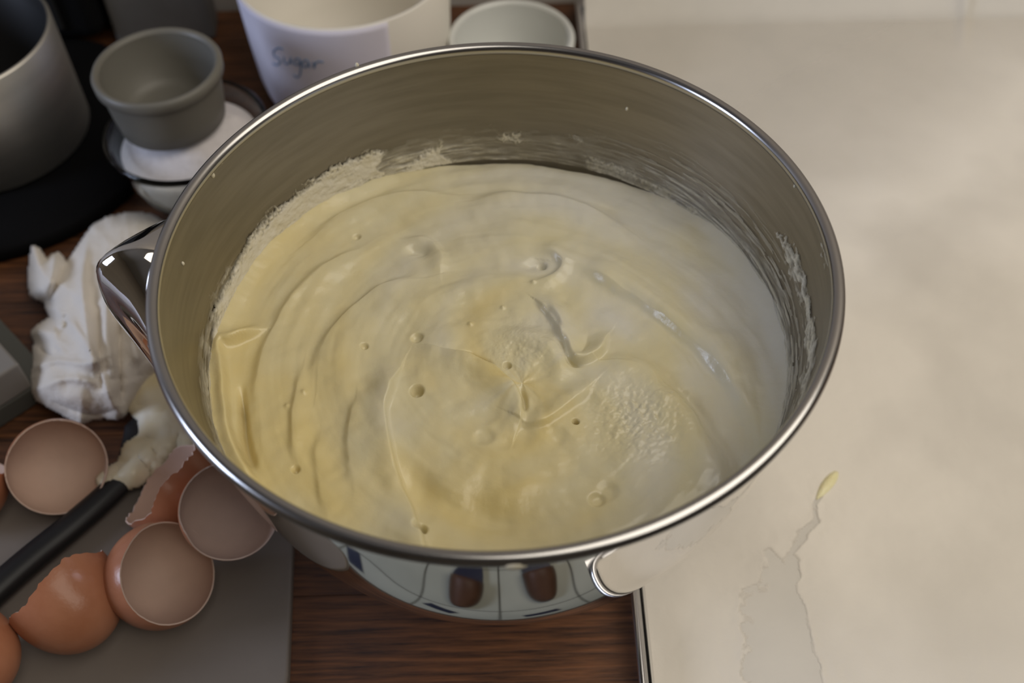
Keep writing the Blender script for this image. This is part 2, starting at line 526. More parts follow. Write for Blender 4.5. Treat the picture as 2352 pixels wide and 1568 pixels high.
PW = P2 + np.stack([(fbm(X * 45 + 5, Y * 45, 1, 3) - .5), (fbm(X * 45, Y * 45 + 9, 6, 3) - .5)], 1) * 0.0035
WV = fbm(X * 60, Y * 60, 12, 2)


def bump_line(pts, amp, w, kind='g', w2=None, taper=0.3):
    """a ridge (amp > 0) or groove along a line; kind 'f' is a fold: quick drop on the left of travel, slow fall on the right"""
    L = smoothline(bl(pts), 6)
    seg = np.hypot(*np.diff(L, axis=0).T); cum = np.r_[0, np.cumsum(seg)]
    n = max(24, int(cum[-1] / 0.0005)); u = np.linspace(0, cum[-1], n)
    L = np.stack([np.interp(u, cum, L[:, 0]), np.interp(u, cum, L[:, 1])], 1)
    fr = u / cum[-1]
    ends = np.clip(np.minimum(fr, 1 - fr) / taper, 0, 1); ends = ends * ends * (3 - 2 * ends)
    reach = 2.6 * max(w, w2 or 0) * 1.35
    lo_, hi_ = L.min(0) - reach, L.max(0) + reach
    idx = np.nonzero((PW[:, 0] > lo_[0]) & (PW[:, 0] < hi_[0]) & (PW[:, 1] > lo_[1]) & (PW[:, 1] < hi_[1]))[0]
    out = np.zeros(len(X))
    Pp = PW[idx]; wv = w * (0.75 + 0.6 * WV[idx])
    if kind == 'f':
        d, _ = linedist(L[::3] if n > 60 else L, Pp)
        k = np.clip(d / (0.35 * w) * 0.5 + 0.5, 0, 1); k = k * k * (3 - 2 * k)
        wv = wv * k + (w2 or 4 * w) * (1 - k)
    best = np.zeros(len(idx))
    for q, e_ in zip(L, ends):
        if e_ < 0.01: continue
        r2 = (Pp[:, 0] - q[0]) ** 2 + (Pp[:, 1] - q[1]) ** 2
        best = np.maximum(best, e_ * np.exp(-r2 / (wv * wv)))
    out[idx] = amp * best
    return out


# the folds seen in the middle of the bowl
h += bump_line([(1010, 806), (1070, 826), (1112, 842), (1150, 872), (1182, 908), (1197, 960), (1190, 990)], 0.0040, 0.0010, 'f', 0.0075, 0.25)
h += bump_line([(1050, 812), (1085, 822), (1112, 834), (1135, 852)], -0.0026, 0.0010)
h += bump_line([(1180, 890), (1196, 915), (1200, 955)], -0.0026, 0.0010)
h += bump_line([(1400, 770), (1375, 812), (1340, 834), (1308, 822), (1290, 775), (1262, 722), (1228, 690)], 0.0042, 0.0010, 'f', 0.0052, 0.2)
h += bump_line([(1285, 770), (1302, 812), (1316, 836), (1350, 838)], -0.0032, 0.0011)
h += bump_line([(1250, 705), (1272, 738), (1284, 765)], -0.0022, 0.0012)
h += bump_line([(1370, 880), (1310, 930), (1258, 966), (1212, 974), (1180, 960)], 0.0028, 0.0012, 'f', 0.0060, 0.3)
h += bump_line([(1120, 790), (1190, 770), (1250, 790), (1285, 850), (1250, 905)], 0.0026, 0.0042)
h += bump_line([(1210, 650), (1255, 645), (1290, 615), (1275, 588), (1225, 580)], 0.0018, 0.0015, 'f', 0.0035)
h += bump_line([(1210, 610), (1235, 606), (1250, 612)], -0.0016, 0.0018)
h += bump_line([(920, 545), (985, 555), (1018, 590), (1020, 635)], 0.0016, 0.0016, 'f', 0.0040)
h += bump_line([(940, 572), (965, 575), (985, 585)], -0.0020, 0.0026)
# outer sweeps
h += bump_line([(1735, 1030), (1722, 950), (1660, 850), (1570, 765), (1450, 680), (1340, 620), (1260, 600)], 0.0038, 0.0030, 'f', 0.0110, 0.25)
h += bump_line([(1390, 640), (1500, 725), (1610, 815), (1690, 915)], -0.0020, 0.0028)
h += bump_line([(1380, 830), (1470, 845), (1560, 920), (1630, 1020), (1650, 1110), (1600, 1180)], 0.0034, 0.0026, 'f', 0.0120, 0.25)
h += bump_line([(1480, 845), (1580, 920), (1650, 1030), (1655, 1100)], -0.0018, 0.0026)
h += bump_line([(725, 900), (738, 820), (790, 735), (880, 665), (1010, 630)], 0.0022, 0.0018, 'f', 0.0090, 0.3)
h += bump_line([(770, 900), (790, 820), (850, 750), (950, 700), (1060, 690)], 0.0010, 0.0045)
h += bump_line([(600, 1000), (590, 880), (640, 740), (750, 620), (920, 530)], 0.0024, 0.0022, 'f', 0.0080, 0.3)
h += bump_line([(690, 1080), (676, 950), (702, 830)], 0.0014, 0.0014, 'f', 0.0045)
h += bump_line([(815, 1130), (800, 1020), (815, 900)], 0.0012, 0.0014, 'f', 0.0045)
h += bump_line([(760, 1190), (735, 1080), (738, 980)], 0.0011, 0.0013, 'f', 0.0040)
h += bump_line([(1060, 470), (1200, 455), (1340, 480), (1460, 540)], 0.0022, 0.0022, 'f', 0.0080, 0.3)
h += bump_line([(700, 560), (800, 490), (920, 455), (1060, 450)], 0.0022, 0.0022, 'f', 0.0080, 0.3)
# the fold running down to the front rim: steep on its right
h += bump_line([(918, 850), (884, 925), (894, 1010), (914, 1090), (945, 1165), (972, 1245), (1000, 1320)], 0.0046, 0.0009, 'f', 0.0095, 0.15)
h += bump_line([(930, 1000), (955, 1085), (1010, 1150), (1150, 1185), (1300, 1170)], -0.0030, 0.0060)
# left: a lip of batter folded over against the wall
h += bump_line([(610, 762), (540, 790), (512, 800), (516, 880), (527, 970), (560, 1060), (610, 1125)], 0.0056, 0.0010, 'f', 0.0040, 0.12)
h += bump_line([(552, 870), (560, 960), (572, 1030), (600, 1095)], -0.0050, 0.0013)
# bubbles and small pits
for (px, py, rp, dep) in ((958, 900, 0.0022, 0.0030), (1112, 1003, 0.0036, 0.0014), (1278, 1000, 0.0036, 0.0011), (1322, 970, 0.0011, 0.0035),
                          (966, 1214, 0.0019, 0.0036), (958, 775, 0.0022, 0.0012), (1395, 1128, 0.0036, 0.0016), (1372, 1145, 0.0026, 0.0012),
                          (1165, 838, 0.0014, 0.0018), (838, 800, 0.0013, 0.0012), (1245, 608, 0.0016, 0.0014), (680, 1080, 0.0013, 0.0016), (820, 545, 0.0014, 0.001)):
    c = hit(px, py, ZB)[:2]
    d = np.hypot(X - c[0], Y - c[1]) / rp
    h += -(1.5 if rp < 0.003 else 0.7) * dep * np.exp(-(d * 1.1) ** 4)
for (px, py, w) in ((700, 905, 1), (660, 935, 1), (1450, 930, 1), (1500, 960, 1), (1420, 990, 1), (1540, 1010, 1), (1225, 650, 1), (1155, 705, 1), (1080, 745, 1)):
    c = hit(px, py, ZB)[:2]
    h += 0.0008 * np.exp(-((X - c[0]) ** 2 + (Y - c[1]) ** 2) / 0.0009 ** 2)
# wrinkled skin, lower right of the middle
c = hit(1470, 970, ZB)[:2]
wr = np.exp(-((X - c[0]) ** 2 + (Y - c[1]) ** 2) / 0.014 ** 2)
h += wr * 0.0008 * (fbm(X * 800, Y * 800, 3, 2) - 0.5) * 2
c = hit(1200, 800, ZB)[:2]
wr = np.exp(-((X - c[0]) ** 2 + (Y - c[1]) ** 2) / 0.012 ** 2)
h += wr * 0.00028 * (fbm(X * 800, Y * 700, 5, 2) - 0.5) * 2
# drawn up the wall at the edge
edge = np.clip((R_.ravel() / RB - 0.90) / 0.10, 0, 1)
h = h * (1 - edge ** 3) + edge ** 2 * (0.0030 - 0.0095 * np.exp(-((A_.ravel() - 1.40) / 0.70) ** 2) + 0.0022 * (fbm(np.cos(A_.ravel()) * 9, np.sin(A_.ravel()) * 9, 6, 4) - 0.3))
Zt = ZB + h
# keep the edge on the bowl wall
Rw_ = np.array([bowl_r(H - z) for z in Zt]) - 0.0011
scale = 1 + edge ** 4 * (np.minimum(Rw_, R) / RB - 1)
Xs, Ys = X * scale, Y * scale
V = np.stack([Xs, Ys, Zt], 1)
Fc = gridfaces(NA, NR, None, True)
cidx = len(V)
V = np.concatenate([V, [[0, 0, Zt.reshape(NA, NR)[:, 0].mean()]]])
Fc += [(((i + 1) % NA) * NR, i * NR, cidx) for i in range(NA)]
batter = pm('cake_batter', V, Fc, M['batter'])
tag(batter, 'pale yellow cake batter swirled in soft folds inside the steel mixing bowl', 'batter')
mixn = 0.72 * fbm(rad * 48 + 0.7 * np.cos(ang * 2), np.cos(sp) * 1.1 + 3, np.sin(sp) * 1.1 + 8, 3) + 0.28 * fbm(X * 55, Y * 55, 3, 4)
big = (X * 5.0 + Y * 3.2) + 0.50
mix = np.clip(big * 0.75 + (mixn - 0.5) * 1.5 + 0.12, 0, 1)
c = hit(1430, 730, ZB)[:2]
mix = np.clip(mix + 0.6 * np.exp(-((X - c[0]) ** 2 + (Y - c[1]) ** 2) / 0.012 ** 2), 0, 1)
att = batter.data.attributes.new('mixing', 'FLOAT', 'POINT')
att.data.foreach_set('value', np.append(mix, 0.5).astype(np.float32))

# thin batter left on the wall above the level
NA2, NZ2 = 1500, 130
a2 = np.linspace(math.radians(-50), math.radians(232), NA2)
h2 = np.linspace(0.006, BH + 0.002, NZ2)
rtab = np.array([bowl_r(v) for v in h2])
AA, HH = np.meshgrid(a2, h2, indexing='ij')
RRt = np.repeat(rtab[None], NA2, 0)
base = np.stack([(RRt * np.cos(AA)).ravel(), (RRt * np.sin(AA)).ravel(), (H - HH).ravel()], 1)
ppx = proj(base)
f_coarse = fbm(AA.ravel() * 22, HH.ravel() * 400, 1, 4)
f_fine = fbm(AA.ravel() * 110, HH.ravel() * 1100, 4, 3)
f_str = fbm(AA.ravel() * 14 + HH.ravel() * 60, HH.ravel() * 900, 9, 4)
warp = np.stack([(f_coarse - 0.5) * 34, (f_fine - 0.5) * 26], 1)
Q = ppx + warp
polys = [  # (outline, how solid it is)
    ([(470, 830), (472, 740), (500, 650), (560, 545), (640, 465), (710, 405), (790, 362), (850, 340), (884, 342), (872, 372), (890, 400), (930, 415), (905, 425), (850, 412), (830, 450), (770, 480), (700, 520), (600, 640), (520, 760), (500, 830)], 0.85),
    ([(800, 440), (830, 420), (900, 430), (1000, 400), (1100, 385), (1250, 378), (1400, 385), (1450, 420), (1320, 405), (1200, 400), (1050, 412), (1000, 440), (860, 490), (760, 500)], 0.42),
    ([(905, 405), (940, 360), (985, 330), (1015, 315), (1018, 335), (1035, 362), (1090, 380), (1000, 385), (950, 400)], 0.8),
    ([(1140, 312), (1160, 300), (1190, 302), (1222, 318), (1200, 328), (1180, 320), (1150, 322)], 0.9),
    ([(1310, 312), (1340, 306), (1348, 325), (1330, 330)], 0.60),
    ([(1070, 330), (1140, 322), (1145, 340), (1080, 350)], 0.36),
    ([(1330, 345), (1380, 352), (1450, 378), (1530, 420), (1600, 470), (1680, 540), (1740, 620), (1780, 700), (1760, 720), (1700, 640), (1620, 560), (1520, 490), (1440, 430), (1350, 400)], 0.50),
    ([(1640, 500), (1700, 545), (1760, 610), (1765, 640), (1700, 590)], 0.42),
    ([(1785, 528), (1800, 528), (1830, 565), (1858, 640), (1872, 720), (1884, 790), (1876, 850), (1850, 950), (1840, 940), (1862, 830), (1858, 740), (1835, 640), (1805, 560)], 0.85),
    ([(1890, 535), (1905, 530), (1912, 545), (1905, 565), (1915, 610), (1910, 622), (1905, 600), (1892, 555)], 0.9),
    ([(1772, 655), (1782, 660), (1800, 720), (1792, 720)], 0.75),
    ([(1810, 660), (1818, 668), (1822, 690), (1814, 684)], 0.75),
    ([(1740, 640), (1760, 650), (1775, 740), (1785, 860), (1780, 960), (1760, 990), (1740, 900)], 0.72),
    ([(1775, 760), (1805, 715), (1815, 722), (1800, 770), (1780, 800)], 0.70),
    ([(1800, 780), (1815, 780), (1820, 880), (1800, 980), (1780, 1000)], 0.36),
    ([(1780, 900), (1800, 900), (1790, 1000), (1740, 1080), (1720, 1060)], 0.60),
]
cover = np.zeros(len(base))
streak = fbm(AA.ravel() * 9 + HH.ravel() * 90, HH.ravel() * 1500, 3, 3)
for poly, sol in polys:
    sd = inside(poly, Q)
    k = np.clip((sd + 2) / 16, 0, 1)
    cover = np.maximum(cover, k * (0.25 + 0.95 * sol) * np.clip(0.35 + 2.2 * (0.45 * f_str + 0.25 * f_fine + 0.30 * streak - 0.5) + sol * 0.95, 0, 1.15))
low = np.clip((HH.ravel() - (BH - 0.010 - 0.008 * f_coarse)) / 0.009, 0, 1) ** 1.3
lowk = 1 - 0.5 * np.exp(-((AA.ravel() - 1.15) / 0.55) ** 2)
cover = np.maximum(cover, low * lowk * np.clip(0.45 + 2.0 * (0.6 * f_str + 0.4 * streak - 0.5), 0.12, 1))
rf_zone = np.clip((AA.ravel() - math.radians(-45)) / 0.2, 0, 1) * np.clip((math.radians(75) - AA.ravel()) / 0.5, 0, 1) * np.clip((HH.ravel() - 0.026) / 0.016, 0, 1)
cover = np.maximum(cover, rf_zone * np.clip((streak - 0.47) * 4.0, 0, 0.7))
cover = np.clip(cover, 0, 1)
mask = cover > 0.06
th = 0.00015 + 0.0009 * cover * (0.4 + 1.2 * f_coarse)
rin = RRt.ravel() - 0.0010 - th
V = np.stack([rin * np.cos(AA.ravel()), rin * np.sin(AA.ravel()), (H - HH).ravel()], 1)
Fc = gridfaces(NA2, NZ2, mask)
used = np.unique(np.array(Fc).ravel())
V, Fc = compact(V, Fc)
film = pm('batter_film', V, Fc, M['film'], batter)
att = film.data.attributes.new('cover', 'FLOAT', 'POINT')
att.data.foreach_set('value', cover[used].astype(np.float32))

# a wiped drip of batter on the front of the rim
pts = [((R - 0.0018) * math.cos(a), (R - 0.0018) * math.sin(a), H - 0.0030) for a in np.linspace(math.radians(-90.5), math.radians(-85.5), 14)]
dr = tube('batter_drip', pts, [0.0004 + 0.0019 * math.sin(math.pi * (i + .3) / 14) ** 0.6 for i in range(14)], M['film2'], bowl, seg=10)
dr['label'] = 'pale drip of batter on the front rim'
for (px, py, rr_) in ((488, 402, .0009), (497, 380, .0007), (508, 372, .0006), (420, 605, .0006), (407, 515, .0006), (1826, 427, .0006), (1440, 250, .0006), (820, 150, .0008)):
    d = RW @ np.array([(px - 1176) / F_PX, (py - 784) / F_PX, 1.0]); t = 0.25
    while t < 0.6:
        p = CAM + d * t; dep = H - p[2]
        if dep > 0.0 and math.hypot(p[0], p[1]) > bowl_r(dep) - 0.0011: break
        t += 0.0002
    bm = bmesh.new(); bmesh.ops.create_icosphere(bm, subdivisions=2, radius=rr_)
    for v_ in bm.verts: v_.co = Vector((v_.co.x, v_.co.y, v_.co.z * 1.5)) + Vector(p)
    bmobj('batter_splash', bm, M['film2'], bowl)
film['label'] = 'ragged film of batter left on the wall of the bowl'
film['kind'] = 'stuff'

# ------------------------------------------------------------------ baking tray, parchment, flour, butter
TX0, TX1, TY0, TY1 = 0.0522, 0.40, -0.125, 0.375
tray = empty('baking_tray', (0.2, 0.1, 0), 'shiny metal baking tray with rolled rim on the worktop beside the bowl', 'baking tray')
bm = box_bm(TX0, TX1, TY0, TY1, 0.0, 0.0012)
bmobj('tray_base', bm, M['tray'], tray, smooth=False)
V = []; Fc = []
loop = [(TX0, TY0), (TX1, TY0), (TX1, TY1), (TX0, TY1)]


def rrect(x0, x1, y0, y1, r, n=8):
    out = []
    for (cx, cy, a0) in ((x1 - r, y1 - r, 0), (x0 + r, y1 - r, 90), (x0 + r, y0 + r, 180), (x1 - r, y0 + r, 270)):
        for k in range(n + 1):
            a = math.radians(a0 + 90 * k / n)
            out.append((cx + r * math.cos(a), cy + r * math.sin(a)))
    return out


lo = rrect(TX0 + .004, TX1 - .004, TY0 + .004, TY1 - .004, 0.012)
hi_l = rrect(TX0 + .001, TX1 - .001, TY0 + .001, TY1 - .001, 0.014)
n = len(lo)
V = [(x, y, 0.0010) for x, y in lo] + [(x, y, 0.0105) for x, y in hi_l]
Fc = [(i, (i + 1) % n, n + (i + 1) % n, n + i) for i in range(n)]
wl = pm('tray_wall', V, Fc, M['tray'], tray); mod_solid(wl, 0.0008, 0)
tube('tray_rim', [(x, y, 0.0110) for x, y in rrect(TX0, TX1, TY0, TY1, 0.015)], 0.0016, M['tray'], tray, seg=10, closed=True)

# parchment: lies in the tray, wavy, and turns up against the far wall with one crease
NX, NY = 150, 210
gx = np.linspace(TX0 + 0.0046, TX1 - 0.006, NX); gy = np.linspace(TY0 + 0.006, TY1 - 0.0055, NY)
GX, GY = np.meshgrid(gx, gy, indexing='ij')


def paper_z(x, y):
    z = 0.0022 + 0.0018 * fbm(x * 9 + 2, y * 7 + 1, 5, 3) + 0.0006 * fbm(x * 40, y * 30, 2, 3)
    up = np.clip((y - 0.348) / 0.018, 0, 1)
    z = z + up ** 1.6 * (0.012 + 0.004 * np.exp(-((x - 0.300) / 0.006) ** 2) + 0.003 * np.clip((x - 0.30) / 0.02, 0, 1))
    z = z + 0.0028 * np.exp(-((x - 0.300 - 0.3 * (y - 0.35)) / 0.004) ** 2) * np.clip((y - 0.31) / 0.05, 0, 1)
    return z


PZ = paper_z(GX.ravel(), GY.ravel())
pp = pm('parchment_sheet', np.stack([GX.ravel(), GY.ravel(), PZ], 1), gridfaces(NX, NY), M['parchment'])
tag(pp, 'cream baking parchment lining the metal tray, turned up at its far edge', 'parchment')

bare = [(1905, 1105), (1872, 1160), (1872, 1200), (1850, 1232), (1815, 1272), (1830, 1292), (1838, 1330), (1825, 1350), (1845, 1385), (1850, 1430), (1862, 1480), (1880, 1530), (1890, 1600),
        (1700, 1600), (1705, 1520), (1718, 1480), (1700, 1400), (1708, 1352), (1745, 1330), (1755, 1260), (1765, 1255), (1800, 1290), (1812, 1262), (1845, 1222), (1866, 1192), (1866, 1158), (1896, 1105)]
NX, NY = 420, 560
gx = np.linspace(TX0 + 0.0055, TX1 - 0.03, NX); gy = np.linspace(TY0 + 0.0075, 0.347, NY)
GX, GY = np.meshgrid(gx, gy, indexing='ij')
PZ = paper_z(GX.ravel(), GY.ravel())
pt = np.stack([GX.ravel(), GY.ravel(), PZ], 1)
q = proj(pt) + np.stack([(fbm(GX.ravel() * 120, GY.ravel() * 120, 1, 4) - .5) * 34, (fbm(GX.ravel() * 120, GY.ravel() * 120, 8, 4) - .5) * 34], 1)
sd = inside(bare, q)
speck = fbm(GX.ravel() * 300, GY.ravel() * 300, 3, 3)
lefty = (q[:, 0] < 1760) & (sd > -10)
cov = np.clip(-sd / 7 + 0.2, 0, 1)
cov = np.maximum(cov, np.where(lefty, np.clip((speck - 0.46) * 6, 0, 1) * np.clip((30 - sd) / 25, 0, 1), 0))
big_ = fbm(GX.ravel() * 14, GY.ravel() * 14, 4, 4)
fade = np.clip((GY.ravel() - 0.8 * np.clip(GX.ravel() - 0.12, 0, 0.2) - 0.10) / 0.20 + (big_ - 0.5) * 0.35, 0, 1)  # cover drops towards the far end of the tray, baring the greyer sheet
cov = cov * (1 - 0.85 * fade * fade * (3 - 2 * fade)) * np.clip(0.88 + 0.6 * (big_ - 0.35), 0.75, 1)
mask = cov > 0.01
ridge = 0.00015 * np.exp(-((sd + 7) / 7) ** 2) * (0.4 + speck) * (q[:, 1] > 1000)
pt[:, 2] += 0.00014 + ridge + 0.0003 * (speck - 0.5) * np.exp(-(np.clip(-sd, 0, None) / 90) ** 2)
Ff = gridfaces(NX, NY, mask); used = np.unique(np.array(Ff).ravel())
Vf, Ff = compact(pt, Ff)
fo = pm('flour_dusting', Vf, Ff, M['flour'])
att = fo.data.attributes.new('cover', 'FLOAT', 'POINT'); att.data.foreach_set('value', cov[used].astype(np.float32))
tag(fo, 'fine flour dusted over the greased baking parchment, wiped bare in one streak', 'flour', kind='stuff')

c = hit(1905, 1108, 0.004)
V = []; nu, nv = 24, 13
for i in range(nu):
    t = i / (nu - 1)
    px, py = 1922 - 46 * t, 1080 + 66 * t
    cc = hit(px, py, 0.0036)
    w = 0.0030 * math.sin(math.pi * min(1, t * 1.0 + 0.02)) ** 0.6 * (1 - 0.35 * t) + 0.0001
    for j in range(nv):
        v = 2 * j / (nv - 1) - 1
        zz = float(paper_z(np.array([cc[0]]), np.array([cc[1]]))[0]) + 0.0002
        V.append((cc[0] + v * w, cc[1] - 0.3 * v * w, zz + 0.0016 * (1 - v * v) * math.sin(math.pi * t) ** 0.5 * (0.7 + 0.5 * random.random())))
bd = pm('butter_dab', V, gridfaces(nu, nv), M['butter'])
tag(bd, 'small smear of yellow butter at the tip of the wiped streak on parchment', 'butter')


# ------------------------------------------------------------------ ramekins
def ramekin(name, cx, cy, z0, rt, rb, hh, m, label, grp, flute=0.0006):
    e = empty(name, (cx, cy, z0), label, 'ramekin', grp)
    z1 = z0 + hh
    body = [(rb - .004, z0 + .0025), (rb - .003, z0), (rb, z0 + .001), (rb + (rt - rb) * .25, z0 + hh * .3), (rt - .0022, z1 - .0085), (rt - .002, z1 - .007)]
    seg = 144; V = []; Fc = []
    for k, (r, z) in enumerate(body):
        for i in range(seg):
            a = 2 * math.pi * i / seg
            rib = flute * math.cos(a * 36) if 3 <= k + 1 <= 5 else 0
            V.append((cx + (r + rib) * math.cos(a), cy + (r + rib) * math.sin(a), z))
    for j in range(len(body) - 1):
        for i in range(seg):
            i2 = (i + 1) % seg
            Fc.append((j * seg + i, j * seg + i2, (j + 1) * seg + i2, (j + 1) * seg + i))
    Fc.append(tuple(range(seg))[::-1])
    pm('side_wall', V, Fc, m, e)
    t = .0038
    rimp = [(rt - .002, z1 - .0075), (rt, z1 - .0062), (rt + .0002, z1 - .002), (rt - .0006, z1 - .0005), (rt - .0018, z1), (rt - t + .0006, z1 - .0007), (rt - t, z1 - .002)]
    lathe('rim', rimp, cx, cy, m, e, seg=128)
    ins = [(rt - t, z1 - .002), (rt - t - .0008, z1 - hh * .5), (rb - t, z0 + .009), (rb - t - .002, z0 + .0062), (rb - t - .006, z0 + .005), (0.0005, z0 + .005)]
    lathe('inside', ins, cx, cy, m, e, seg=96)
    return e


ramekin('ramekin', -0.168, 0.203, 0.0565, 0.0320, 0.0270, 0.0335, M['ceramic'],
        'taupe-grey ramekin standing on the sugar in the small glass bowl', None, 0.0)
ramekin('ramekin', 0.0088, 0.290, 0.0, 0.0368, 0.0315, 0.040, M['ceramic2'],
        'white ramekin behind the steel bowl, between sugar tub and baking tray', None)

# small glass bowl with sugar
gx_, gy_ = -0.163, 0.202
gb = empty('glass_bowl', (gx_, gy_, 0), 'small clear glass bowl of white sugar, dusty inside, behind the steel bowl', 'glass bowl')
po = [(0.018, 0.0), (0.020, 0.0005), (0.0275, 0.008), (0.035, 0.022), (0.040, 0.036), (0.0425, 0.0475), (0.0425, 0.050), (0.0412, 0.0512), (0.0400, 0.050),
      (0.0395, 0.046), (0.0372, 0.036), (0.0322, 0.022), (0.025, 0.0105), (0.018, 0.005), (0.0005, 0.0045)]
g = lathe('glass_wall', po, gx_, gy_, M['glass'], gb, seg=128, cap0=True)
NU, NV = 90, 60
V = []
for i in range(NU):
    a = 2 * math.pi * i / NU
    for j in range(NV):
        t = j / (NV - 1)
        # heap, leaning to the front right
        r = t * 0.0362
        x, y = r * math.cos(a), r * math.sin(a)
        z = 0.0560 - 0.012 * t ** 2 + 0.003 * math.exp(-((x - 0.012) ** 2 + (y + 0.022) ** 2) / 0.012 ** 2) + 0.007 * math.exp(-((x - 0.030) ** 2 + (y - 0.004) ** 2) / 0.010 ** 2)
        z += 0.0012 * (float(fbm(np.array([x * 120]), np.array([y * 120]), 3, 3)[0]) - .5)
        z = z * (1 - t ** 6) + t ** 6 * 0.040
        if (x + 0.005) ** 2 + (y - 0.001) ** 2 < 0.0285 ** 2:
            k = min(1, (0.0285 - math.hypot(x + 0.005, y - 0.001)) / 0.002)
            z = z * (1 - k) + min(z, 0.0563) * k
        V.append((gx_ + x, gy_ + y, z))
Fc = gridfaces(NU, NV, None, True)
# close it downwards inside the glass
n0 = len(V)
under = [(0.0366, 0.036), (0.0315, 0.0225), (0.0243, 0.0112), (0.0175, 0.0062), (0.0003, 0.0058)]
for (r, z) in under:
    for i in range(NU):
        a = 2 * math.pi * i / NU
        V.append((gx_ + (r - .0004) * math.cos(a), gy_ + (r - .0004) * math.sin(a), z))
for i in range(NU):
    i2 = (i + 1) % NU
    Fc.append((i * NV + NV - 1, i2 * NV + NV - 1, n0 + i2, n0 + i))
    for k in range(len(under) - 1):
        Fc.append((n0 + k * NU + i, n0 + k * NU + i2, n0 + (k + 1) * NU + i2, n0 + (k + 1) * NU + i))
sg = pm('sugar', V, Fc, M['sugar'])
tag(sg, 'heap of white sugar inside the small glass bowl', 'sugar', kind='stuff')

# ------------------------------------------------------------------ sugar tub with a handwritten label
tx, ty, tr, th_ = -0.085, 0.301, 0.0600, 0.081
tub = empty('sugar_tub', (tx, ty, 0), 'white open tub with handwritten Sugar paper label, tinted lilac for cool light', 'tub')
tp = [(0.0005, 0.0), (0.048, 0.0), (0.0515, 0.0015), (0.0545, 0.008), (0.0568, 0.020), (0.0585, 0.045), (tr, th_ - .001), (tr - .0004, th_), (tr - .0014, th_), (tr - .0018, th_ - .001),
      (0.0568, 0.045), (0.0550, 0.020), (0.0520, 0.006), (0.0480, 0.003), (0.0005, 0.003)]
lathe('tub_wall', tp, tx, ty, M['plastic_white'], tub, seg=128)


def tub_r(z):
    zs = [p[1] for p in tp[1:7]]; rs = [p[0] for p in tp[1:7]]
    return float(np.interp(z, zs, rs))


def tub_hit(px, py, off=0.0):
    d = RW @ np.array([(px - 1176) / F_PX, (py - 784) / F_PX, 1.0]); d /= np.linalg.norm(d)
    t = 0.3
    for _ in range(4000):
        p = CAM + d * t
        if p[2] < th_ and math.hypot(p[0] - tx, p[1] - ty) <= tub_r(p[2]) + off: return p
        t += 0.0002
    return p


aR = math.atan2(*(tub_hit(892, 80)[:2] - np.array([tx, ty]))[::-1])
NU, NV = 60, 20
V = []
a0, a1 = math.radians(-215), aR
for i in range(NU):
    a = a0 + (a1 - a0) * i / (NU - 1)
    for j in range(NV):
        z = 0.010 + (th_ - 0.0105) * j / (NV - 1)
        r = tub_r(z) + 0.0005
        V.append((tx + r * math.cos(a), ty + r * math.sin(a), z))
lab = pm('paper_label', V, gridfaces(NU, NV), M['label'], tub); mod_solid(lab, 0.0003, 1)
lab['label'] = 'paper label with handwriting, tinted lilac for cool light'
# handwriting: Sugar
strokes = [[(650, 113), (640, 110), (629, 117), (630, 128), (640, 134), (644, 142), (637, 149), (627, 146)],
           [(652, 131), (653, 142), (659, 147), (666, 142), (668, 132), (669, 142), (673, 147)],
           [(690, 137), (682, 134), (677, 140), (679, 148), (686, 148), (690, 139), (691, 158), (688, 174), (680, 177), (675, 171)],
           [(708, 140), (701, 138), (696, 145), (698, 153), (705, 153), (709, 142), (710, 150), (714, 155)],
           [(720, 142), (722, 157), (724, 147), (732, 141), (743, 143)]]
for s in strokes:
    L = smoothline(s, 5)
    tube('handwritten_letter', [tub_hit(x, y, 0.0009) for x, y in L], 0.00042, M['ink'], lab, seg=6)

# ------------------------------------------------------------------ steel pot on its black base, things at the back left
pc = (-0.291, 0.249)
pot = empty('steel_pot', (pc[0], pc[1], 0.0), 'satin steel pot with black inside on a round black base', 'pot')
pr = 0.0538
pz0, pz1 = 0.010, 0.078
lathe('pot_wall', [(0.0005, pz0), (pr - .003, pz0), (pr, pz0 + .002), (pr, pz1 - .001), (pr - .0006, pz1), (pr - .0018, pz1)], pc[0], pc[1], M['steel_pot'], pot, seg=128)
lathe('black_liner', [(pr - .0018, pz1), (pr - .0030, pz1 - .002), (pr - .004, pz0 + .006), (pr - .008, pz0 + .003), (0.0005, pz0 + .003)], pc[0], pc[1], M['black'], pot, seg=96)
lathe('round_base', [(0.0005, 0.0), (0.0950, 0.0), (0.0968, 0.0015), (0.0968, 0.007), (0.0950, 0.0095), (0.060, 0.0098), (0.0005, 0.0098)], pc[0], pc[1], M['black_matt'], pot, seg=128)

bx = bmobj('dark_grey_box', box_bm(-0.031, 0.031, -0.012, 0.012, 0.0, 0.15), M['greybox'], smooth=False)
bx.location = (-0.2125, 0.3585, 0); bx.rotation_euler.z = 0.10
mod_bevel(bx, 0.002)
tag(bx, 'upright dark grey box against the back wall behind the taupe-grey ramekin', 'box')
ap = empty('black_appliance', (-0.335, 0.362, 0), 'black appliance housing at the back wall behind the steel pot', 'appliance')
o = bmobj('housing', box_bm(-0.415, -0.2465, 0.336, 0.383, 0.0105, 0.20), M['black_matt'], ap, smooth=False); mod_bevel(o, 0.008, 3)
o = bmobj('front_panel', box_bm(-0.405, -0.268, 0.3330, 0.3365, 0.02, 0.19), M['black'], ap, smooth=False); mod_bevel(o, 0.001)
for fx in (-0.405, -0.258):
    bmobj('foot', box_bm(fx - .005, fx + .005, 0.366, 0.378, 0.0, 0.012), M['black'], ap, smooth=False)

